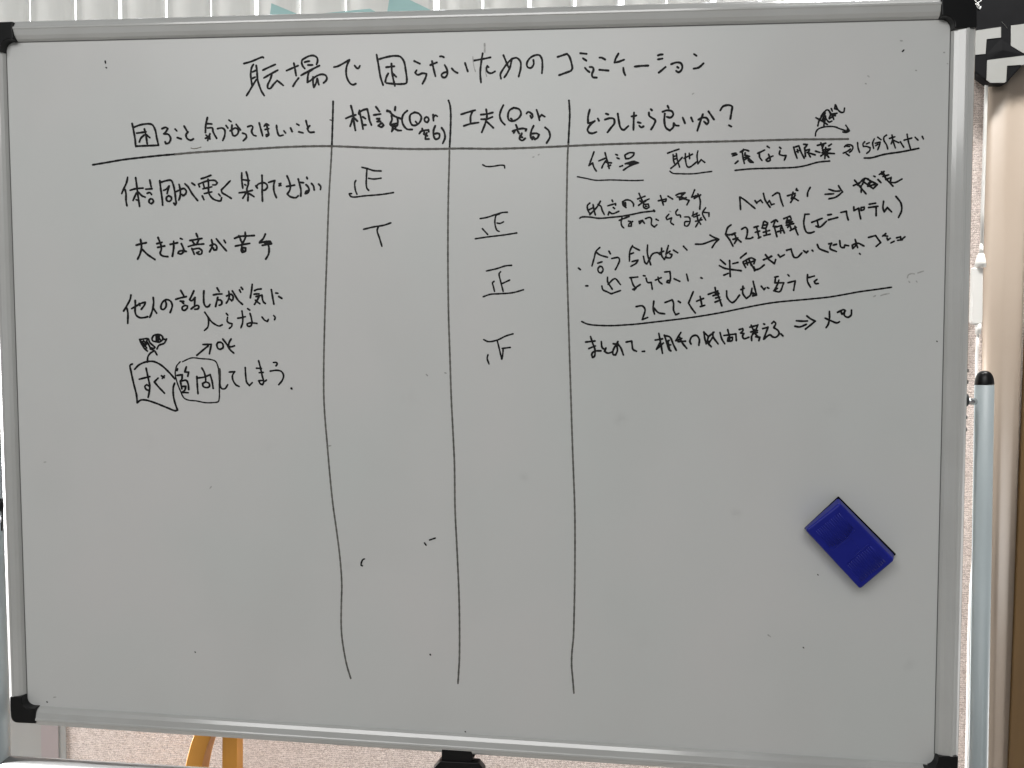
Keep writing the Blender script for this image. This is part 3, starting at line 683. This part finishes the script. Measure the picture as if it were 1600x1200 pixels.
ink('handwriting', 'dry start of a curved letter beside the rounded box', [(330, 550, 10.667, 34, '138,285 146,320 144,430 148,460')], M_dry)
ink('scribble', 'small scribbled word above the boxed word', [(190, 510, 8.421, 25, '''235,170 260,225 300,290 340,325; 240,172 350,165 370,210 440,275; 290,190 330,230 300,262; 340,170 310,230; 350,230 385,300; 420,120 400,160 410,190 450,200 500,205 540,170 530,125 490,105 430,115;
  452,112 460,200; 470,120 518,190; 500,112 478,195; 590,165 560,220 490,250 465,295; 270,200 330,285; 545,165 585,175; 380,280 430,290; 475,110 480,160; 250,190 300,250; 330,200 370,260''')])
ink('curved_arrow', 'curved arrow from the boxed word to the scribble', [(190, 510, 8.421, 24, '340,470 345,400 380,350 432,322; 378,298 430,320 465,375')])
ink('ok_note', 'small arrow with the letters OK', [(190, 510, 8.421, 26, '''990,380 1060,320 1140,255; 1070,238 1180,235; 1180,235 1155,360; 1270,208 1252,238 1268,290 1300,300 1335,275 1325,222 1295,208 1270,212; 1330,165 1380,230 1430,310 1475,350;
  1440,165 1415,210 1405,255; 1405,262 1440,268 1485,255''')])

# tally marks
ink('tally_mark', 'tally mark of five strokes in the second column', [(530, 240, 7.5, 21, '265,160 330,175 400,198 490,203; 325,180 318,280 318,380 328,412 345,430; 345,290 400,298 490,288; 195,315 183,340 190,430 208,475; 145,468 118,470 125,490 150,508 300,495 500,478 635,457')])
ink('tally_mark', 'tally mark of two strokes in the second column', [(530, 240, 7.5, 22, '285,887 400,860 520,840 605,812; 458,858 445,900 475,1000 500,1085')])
ink('tally_mark', 'single wavy tally stroke in the third column', [(730, 240, 7.5, 19, '182,130 215,148 260,152 310,148 400,135 435,142 440,170')])
ink('tally_mark', 'uppermost tally mark of five strokes in the third column', [(730, 240, 7.5, 20, '152,762 230,748 350,708 420,690 470,687; 378,710 342,720 325,780 330,850 350,900 375,912; 350,814 385,818 425,800; 178,880 240,948; 95,998 250,975 420,955 580,930')])
ink('tally_mark', 'middle tally mark of five strokes in the third column', [(730, 400, 6.316, 17, '190,148 290,125 380,97 438,92; 330,155 315,175 330,250 355,350; 345,272 418,238; 265,250 250,265 258,300 270,350; 158,402 230,378 330,372 450,362 555,333')])
ink('tally_mark', 'lowest tally mark in the third column', [(730, 400, 6.316, 17, '162,825 210,845 300,828 380,790 452,768; 295,830 320,930 340,1018; 342,1018 352,960 354,915; 345,912 425,902; 205,975 197,1010 215,1065')])

# right column
ink('handwriting', 'first note in the right column, underlined', [(890, 220, 6.957, 20, '''265,120 240,190 210,270; 215,265 250,240 265,290 290,328; 318,218 400,185; 385,130 410,220 430,300; 395,215 365,260 350,295; 400,235 455,240; 415,275 445,265; 500,148 520,155; 515,185 538,195;
  545,280 575,270; 600,155 650,130 700,130 695,155 650,190 610,195 600,160; 605,250 690,225 750,240; 585,318 650,275 735,242; 640,240 705,222; 650,255 715,232; 630,250 700,240'''),
  (890, 220, 6.957, 15, '85,390 180,408 280,428 450,425 700,432 800,428')])
ink('handwriting', 'second note in the right column, underlined', [(890, 220, 6.957, 19, '''1065,135 1130,110 1190,90; 1125,150 1130,215 1145,255; 1160,140 1170,200 1195,285; 1135,170 1165,160; 1135,200 1170,190; 1100,300 1160,250 1225,180; 1245,190 1335,145;
  1258,140 1260,210 1280,280 1305,285 1350,255 1385,225; 1300,135 1305,195; 1395,110 1385,160 1395,250; 1395,250 1430,205 1470,235'''), (890, 220, 6.957, 17, '1090,330 1120,352 1200,358 1350,358 1450,345 1545,333')])
ink('handwriting', 'third note in the right column, underlined', [(1130, 210, 7.273, 22, '''100,222 145,212; 105,245 155,228; 135,332 168,302; 195,200 245,175 290,188; 230,170 215,210; 215,190 225,260 240,330; 250,210 245,235 300,250; 245,262 290,250; 240,290 280,270 320,300 340,318 310,315 285,292;
  392,215 470,178; 410,215 415,260 440,295; 500,135 525,152; 515,225 530,265 535,295 505,305 485,290 520,265 565,245; 640,145 655,160; 645,185 640,225 680,240 715,240 695,292;
  800,145 815,200 840,272; 800,148 860,130 880,190 920,270; 835,195 860,185; 842,170 850,205; 915,112 955,115 932,150; 925,150 935,250; 935,182 980,170 970,215 990,255; 955,205 1045,232;
  1050,190 1100,205; 1070,125 1165,100; 1110,95 1130,150; 1145,105 1125,160; 1200,130 1230,110; 1130,175 1220,165; 1110,245 1220,165; 1130,180 1200,260; 1165,150 1155,275; 1125,208 1265,218; 1140,200 1190,220'''),
  (1130, 210, 7.273, 19, '135,408 300,392 500,385 800,375 920,358 1080,315 1210,302')])
ink('scribble', 'small slanted note above the end of the heading line', [(1250, 150, 7.619, 22, '''190,258 250,290 325,338; 212,355 225,300 265,235; 275,205 240,275; 290,270 285,355; 250,240 290,190 320,165 345,175 360,205; 285,230 345,310 380,298; 275,215 305,245 290,320; 300,200 262,300;
  372,150 385,180; 345,265 370,220 440,205; 355,190 400,260; 385,225 402,280; 350,272 425,215; 360,215 420,235; 420,105 412,150 455,165; 425,108 450,160 490,195 520,190 530,145'''),
  (1250, 150, 7.619, 20, '183,475 190,430 215,395 260,375 350,362 420,368 470,388 550,415; 545,348 570,385 588,415; 588,415 550,435 510,428; 530,420 585,410; 565,390 560,430')])
ink('handwriting', 'note of a 15 minute break, underlined', [(1250, 150, 7.619, 21, '''530,605 560,580 610,585 630,610 615,650 590,670; 540,592 590,602; 515,680 560,660 600,632; 550,685 585,710; 685,555 692,620 710,672; 770,545 750,570 755,600 790,600 835,615 830,650 795,682; 790,570 825,555;
  885,510 865,560 877,625; 925,490 965,520; 895,562 955,548; 955,548 945,590 925,640; 930,575 900,592; 1030,465 1000,490 1000,530 1030,580 1045,632; 1065,505 1130,485; 1095,465 1110,540 1135,618; 1105,520 1085,570; 1120,530 1175,555;
  1195,545 1235,610; 1240,525 1330,500; 1275,455 1290,540 1315,625; 1370,490 1405,525; 1455,480 1470,512'''), (1250, 150, 7.619, 22, '765,738 850,735 1000,695 1200,665 1330,640 1415,622')])
ink('handwriting', 'note beginning with an underlined phrase', [(900, 290, 6.957, 20, '''150,190 125,215 128,265 155,310; 130,268 185,240; 150,315 230,230 265,170; 185,205 195,260 210,318; 238,205 270,225 285,270 308,315; 392,158 400,175; 345,220 430,195; 430,195 430,212; 405,238 420,250;
  350,318 360,285 395,305 465,280; 545,240 515,215 505,175 550,155 595,165 625,200 625,225; 538,185 540,230; 520,180 530,220; 685,85 700,120 722,170; 670,145 750,115; 680,215 740,170 795,145; 695,165 745,200; 700,200 760,165;
  735,190 735,235 765,250 795,235 785,200 745,205; 755,225 770,225; 895,165 980,145 975,170 945,172; 918,110 935,160 950,212; 1000,115 1050,145; 1085,105 1130,85 1185,78; 1185,78 1150,110 1125,140; 1100,122 1165,130;
  1125,155 1200,130; 1165,140 1230,160; 1230,160 1205,210; 1140,90 1170,95; 1290,45 1258,125; 1258,125 1320,110; 1285,140 1355,100; 1325,90 1350,160 1345,255; 1300,110 1345,115'''),
  (900, 290, 6.957, 19, '40,355 60,342 150,342 250,355 380,345 480,335 600,315 720,290 855,275'), (900, 290, 6.957, 26, '845,270 852,278')])
ink('handwriting', 'small continuation under the underlined phrase', [(900, 290, 6.957, 19, '''470,378 540,350 580,335; 500,350 490,400 500,440 520,460; 570,385 600,395 600,440 570,442 578,415 615,390; 725,378 685,388 692,412 720,380 745,410; 755,360 800,345 820,360 820,420 850,450 880,425; 870,365 895,378;
  1010,310 980,350 990,370 1040,350; 1040,350 1030,400 1060,425; 1105,260 1085,290 1095,320 1130,320 1138,345; 1180,340 1230,345 1240,390 1210,440 1180,435 1185,395 1235,390; 1260,330 1320,298; 1275,285 1270,330;
  1280,342 1340,320; 1310,300 1330,400; 1360,350 1300,450; 1325,370 1355,420; 1300,388 1370,370; 1385,290 1445,295 1445,335; 1410,240 1375,300 1410,375''')])
ink('handwriting', 'slanted note with a double arrow near the right edge', [(1130, 260, 5.333, 16, '''145,360 138,255; 138,255 165,270 265,350; 265,285 280,308; 280,300 312,280 328,302; 335,225 350,280 390,340; 365,310 385,285 402,320 425,312; 410,245 450,220 468,225; 468,225 485,290 500,330;
  535,245 600,225; 582,215 568,270; 568,270 590,265 625,285; 600,240 562,300; 612,185 608,197 622,200; 725,175 705,215 702,248; 848,232 920,228; 880,190 930,205 970,205; 880,270 940,255 995,212; 995,212 975,185 960,160;
  1085,160 1140,135; 1095,115 1190,228; 1150,215 1150,160; 1120,155 1180,100 1210,105; 1180,100 1160,150; 1165,125 1250,185; 1200,105 1285,150; 1250,185 1285,150; 1210,140 1240,128; 1205,165 1262,150; 1225,120 1215,165; 1255,80 1265,85;
  1290,110 1315,135; 1300,68 1340,42; 1330,85 1380,70; 1320,45 1350,95 1415,165; 1355,110 1390,95; 1310,60 1350,75; 1385,130 1430,135 1490,105; 1400,90 1392,130; 1335,50 1355,100''')])
ink('handwriting', 'line with a long arrow and bracketed words', [(890, 360, 6.154, 18, '''85,362 105,378; 290,165 255,200 235,270 215,342; 250,205 290,235 365,258; 270,315 312,302; 290,345 272,370 280,400 305,410 322,380 310,350 290,345; 378,200 392,225; 405,270 470,262 480,285 465,330 440,378;
  605,145 580,200 575,295; 605,155 640,175 672,190; 590,225 615,215; 600,300 658,285; 658,285 640,315 590,345; 710,250 725,310 742,322 775,270; 750,140 748,220 780,330; 760,290 800,225 850,215 868,232; 865,215 905,200; 885,170 885,240 910,280 928,245;
  950,145 925,230 965,200; 930,262 970,262 985,232 962,225; 1000,190 1040,215; 1095,152 1128,188; 1210,132 1280,130 1380,95 1435,85; 1350,45 1385,65 1435,85; 1435,85 1400,120 1370,165'''),
 (1120, 300, 5.161, 16, '''115,265 90,285 70,340; 70,340 100,345 150,330; 72,345 100,380 130,435; 122,345 142,335 160,380; 130,382 170,370 142,415; 155,370 195,402; 200,300 230,285 245,300 245,340 235,375 270,375 290,365; 300,285 335,275; 320,280 340,365;
  310,325 345,315; 355,362 335,372; 378,240 365,290; 365,290 395,290 410,250 385,235; 370,270 410,262; 395,290 400,340; 375,325 425,310; 380,352 430,340; 440,245 475,225 490,238; 470,230 455,278 488,278; 465,285 485,360; 480,282 520,270 545,330; 490,320 530,310;
  515,290 515,330; 540,215 590,195 600,215; 570,210 560,250 610,240; 560,268 620,255; 580,240 600,300; 590,312 640,285; 630,275 640,310 655,345; 600,250 572,285; 570,230 600,225; 745,178 710,180 702,260 725,325 755,330 785,320;
  765,245 850,212; 810,230 820,280; 800,275 830,283 885,235; 895,185 925,180; 900,225 975,205; 1000,165 1045,155; 1045,155 1050,190 1060,225; 1105,120 1105,150 1145,130; 1145,130 1150,170 1160,215; 1165,125 1188,122 1188,140 1165,148 1162,130;
  1230,98 1280,90; 1225,125 1300,115; 1285,120 1285,190; 1345,75 1340,130 1350,160; 1350,160 1375,125 1410,160; 1445,35 1485,90 1490,150 1465,205''')])
ink('handwriting', 'second dotted line of the lower right notes', [(890, 360, 6.154, 18, '''155,533 175,533; 365,450 365,490 410,565; 370,520 420,470 440,465 490,522; 310,535 320,570 360,590 400,610; 400,610 490,578; 578,455 655,448; 590,460 615,530 640,555; 640,555 620,575; 608,568 680,520; 710,435 725,438; 735,460 750,500 785,500 795,565;
  825,478 880,455; 850,450 860,490 890,515; 915,400 965,395 970,460 960,505 935,500 940,485 970,480; 1005,465 1060,490; 1125,420 1140,485; 1262,455 1275,460'''),
 (1110, 350, 5, 15.5, '''78,280 118,315; 70,325 110,345 240,365; 150,285 155,410; 105,400 140,385; 175,310 215,300; 280,228 240,260 235,265; 255,300 275,340; 255,295 320,265 350,280 340,310; 280,285 290,320; 300,275 320,325; 275,308 340,290; 310,300 350,355 380,350 420,320; 345,365 340,335; 345,362 375,352;
  415,280 480,252; 430,240 448,262; 475,250 450,272; 450,272 500,310 510,278; 530,240 545,258 578,240; 595,205 630,195 640,230 655,260 680,260 715,225; 728,208 750,225 762,212; 795,205 802,211; 835,160 850,190 920,220; 925,155 948,150; 945,150 935,190 985,215; 960,165 985,158;
  1010,130 1020,180 1045,185; 1045,185 1050,165 1080,170; 1130,120 1140,160 1112,192 1108,165 1150,150 1200,172; 1140,150 1150,185; 1235,105 1290,90; 1290,90 1330,145 1295,175; 1345,95 1370,75; 1350,90 1385,95; 1380,110 1385,125 1405,112; 1410,148 1435,135; 1455,108 1485,100 1488,125 1520,100; 1462,128 1500,122; 1165,230 1171,236''')])
ink('handwriting', 'third line of the lower right notes', [(960, 410, 4.706, 14.5, '''160,325 205,320 225,345 205,420; 205,420 245,405; 290,285 285,340 295,380; 290,335 325,370 370,378; 372,295 425,275 435,300 435,350 450,385 475,375; 470,285 485,295; 580,215 545,300; 545,300 570,340 595,372; 605,285 655,265; 630,250 645,322; 632,325 665,315;
  690,235 760,210; 740,185 750,240; 725,245 770,230; 745,262 775,255; 740,292 782,275; 762,240 790,320; 740,225 765,225; 825,210 830,260 865,295 885,285 920,240; 930,200 955,190; 945,175 945,230 970,265 1000,240 1012,190; 1020,140 1035,200 1045,240 1018,247 1020,225 1045,238; 1080,175 1100,200 1110,188; 1125,185 1135,190;
  1180,108 1205,103; 1185,108 1180,150; 1180,150 1245,150; 1210,130 1195,170 1175,205; 1245,150 1215,215 1172,208 1200,190; 1275,90 1285,100; 1275,150 1330,135; 1330,135 1318,205; 1420,90 1420,140 1442,182; 1425,112 1470,100; 1490,125 1470,140 1478,155 1500,155''')])
ink('rule_line', 'slanting rule between the notes and the closing line', [(0, 0, 1, 2.7, '909,502.5 917,506 925,507.6 940,508.6 957,508.8 975,507.8 993,506.5 1020,503.5 1049.5,500 1066,498 1098,493.4 1130,487.8 1156,482.4 1183,477 1204,473.4 1226,470.8 1262,467.6 1297,463.9 1320,460 1342,456 1367,452.5 1393,448.8')])
ink('handwriting', 'closing line of writing with a double arrow', [(900, 500, 6.957, 22, '''105,240 205,228; 140,310 210,282; 158,180 180,250 205,320 200,395 178,408 172,370 200,340 270,335; 275,235 285,300 320,325; 325,305 310,340 345,360 400,345; 405,258 440,262 455,235; 455,235 400,340 405,375 430,380 450,330 442,270; 450,250 490,310 515,380; 425,260 470,280;
  545,240 605,228 610,270 620,320 658,340; 720,342 745,340; 862,218 940,205; 900,145 920,250 940,362; 910,250 875,318; 880,315 950,250; 960,165 985,240 1010,320 1030,335; 965,170 1020,185 1060,270 1090,330; 985,235 1012,222; 1000,272 1030,270; 1000,240 1020,330; 1140,135 1085,225; 1085,225 1150,200; 1110,235 1190,230; 1130,190 1150,240 1205,310;
  1250,260 1238,235 1260,180 1310,168 1340,210 1335,275; 1390,130 1400,200 1415,260; 1390,135 1440,180 1500,132; 1440,175 1430,240 1470,290; 1490,135 1490,180 1545,260; 1415,232 1455,235; 1445,250 1485,190'''),
 (1110, 470, 6.667, 21, '''100,330 120,400 150,448; 180,300 195,360 200,410; 140,362 265,345; 265,345 270,415; 185,385 180,420 225,415 230,380 190,385; 300,300 335,290 340,310 315,335; 315,335 350,342; 350,340 335,370 350,395 400,380; 410,275 490,255; 425,255 460,330; 495,250 470,310 430,370 430,415;
  420,325 490,310; 440,345 490,330; 455,300 465,340 500,380; 470,375 515,380; 515,380 505,415; 455,320 480,360; 555,240 565,245; 545,290 600,275; 600,275 555,400; 555,400 620,355 650,378; 640,235 660,215 680,235 660,280; 660,280 705,310 715,345 680,380 645,375; 735,345 755,365; 895,208 960,212 1010,210; 880,265 930,272 1000,245;
  1005,158 1040,185 1092,212; 1092,212 1040,255 990,295; 1240,110 1240,190 1225,250 1205,280; 1195,180 1250,205 1320,230 1345,218; 1325,120 1390,92 1405,105; 1360,110 1370,140 1395,125; 1400,100 1395,150 1430,172 1465,150 1470,98''')])

# stray marks and specks
for w, txt, M, nm in ((2.5, '569.6,873.3 567.1,874.2 564.6,879.2 564,883.3 566.5,884.2|671.3,843.8 680,840.8|663.3,848.3 665.8,852.1', M_ink, 'stray_mark'),
        (2.4, '672,1022.5 672.8,1023.6|164.3,95.5 164.8,98.5|165.6,105.4 166.4,106|1410,80.4 1412.5,78', M_ink, 'stray_mark'),
        (1.8, '304.5,1018.5 305.5,1019.5|73,1096.5 74,1097.2|1255,1011.5 1256,1012.5|1277.6,897.6 1278.4,898.6|1463.6,533 1464.4,533.8|726.8,1143 727.4,1143.6', M_ink, 'stray_mark'),
        (2.0, '1418,434 1419,430 1424,427.5 1429,428|1434,426.5 1443,423.6|1420,439.5 1421.5,441.5|1431.5,439 1433,441|1365,463.5 1368,462|1376,462 1380,460.5 1384,459.6 1389,458.8|69,722.3 71.5,721.8|328,763 330,760.5|1200,992 1204,995|1356,118.5 1358,120|1352,130.5 1353.5,131|1430.5,109.8 1432,110.2|1407,63.5 1410,63.8|1474.5,82 1476,82|1480,99 1481,99.6|841,242 842.6,241|832.5,245.5 834.4,245|1046,330 1048,330.6|1082,147 1084,145.6|666,585 668,587|695,582.5 697,583|513,697 517,696.2|84,1089.5 87,1089.2', M_ghost, 'ghost_mark')):
    for one in txt.split('|'):
        o = ink(nm, '', [(0, 0, 1, w, one)], M); del o['label']
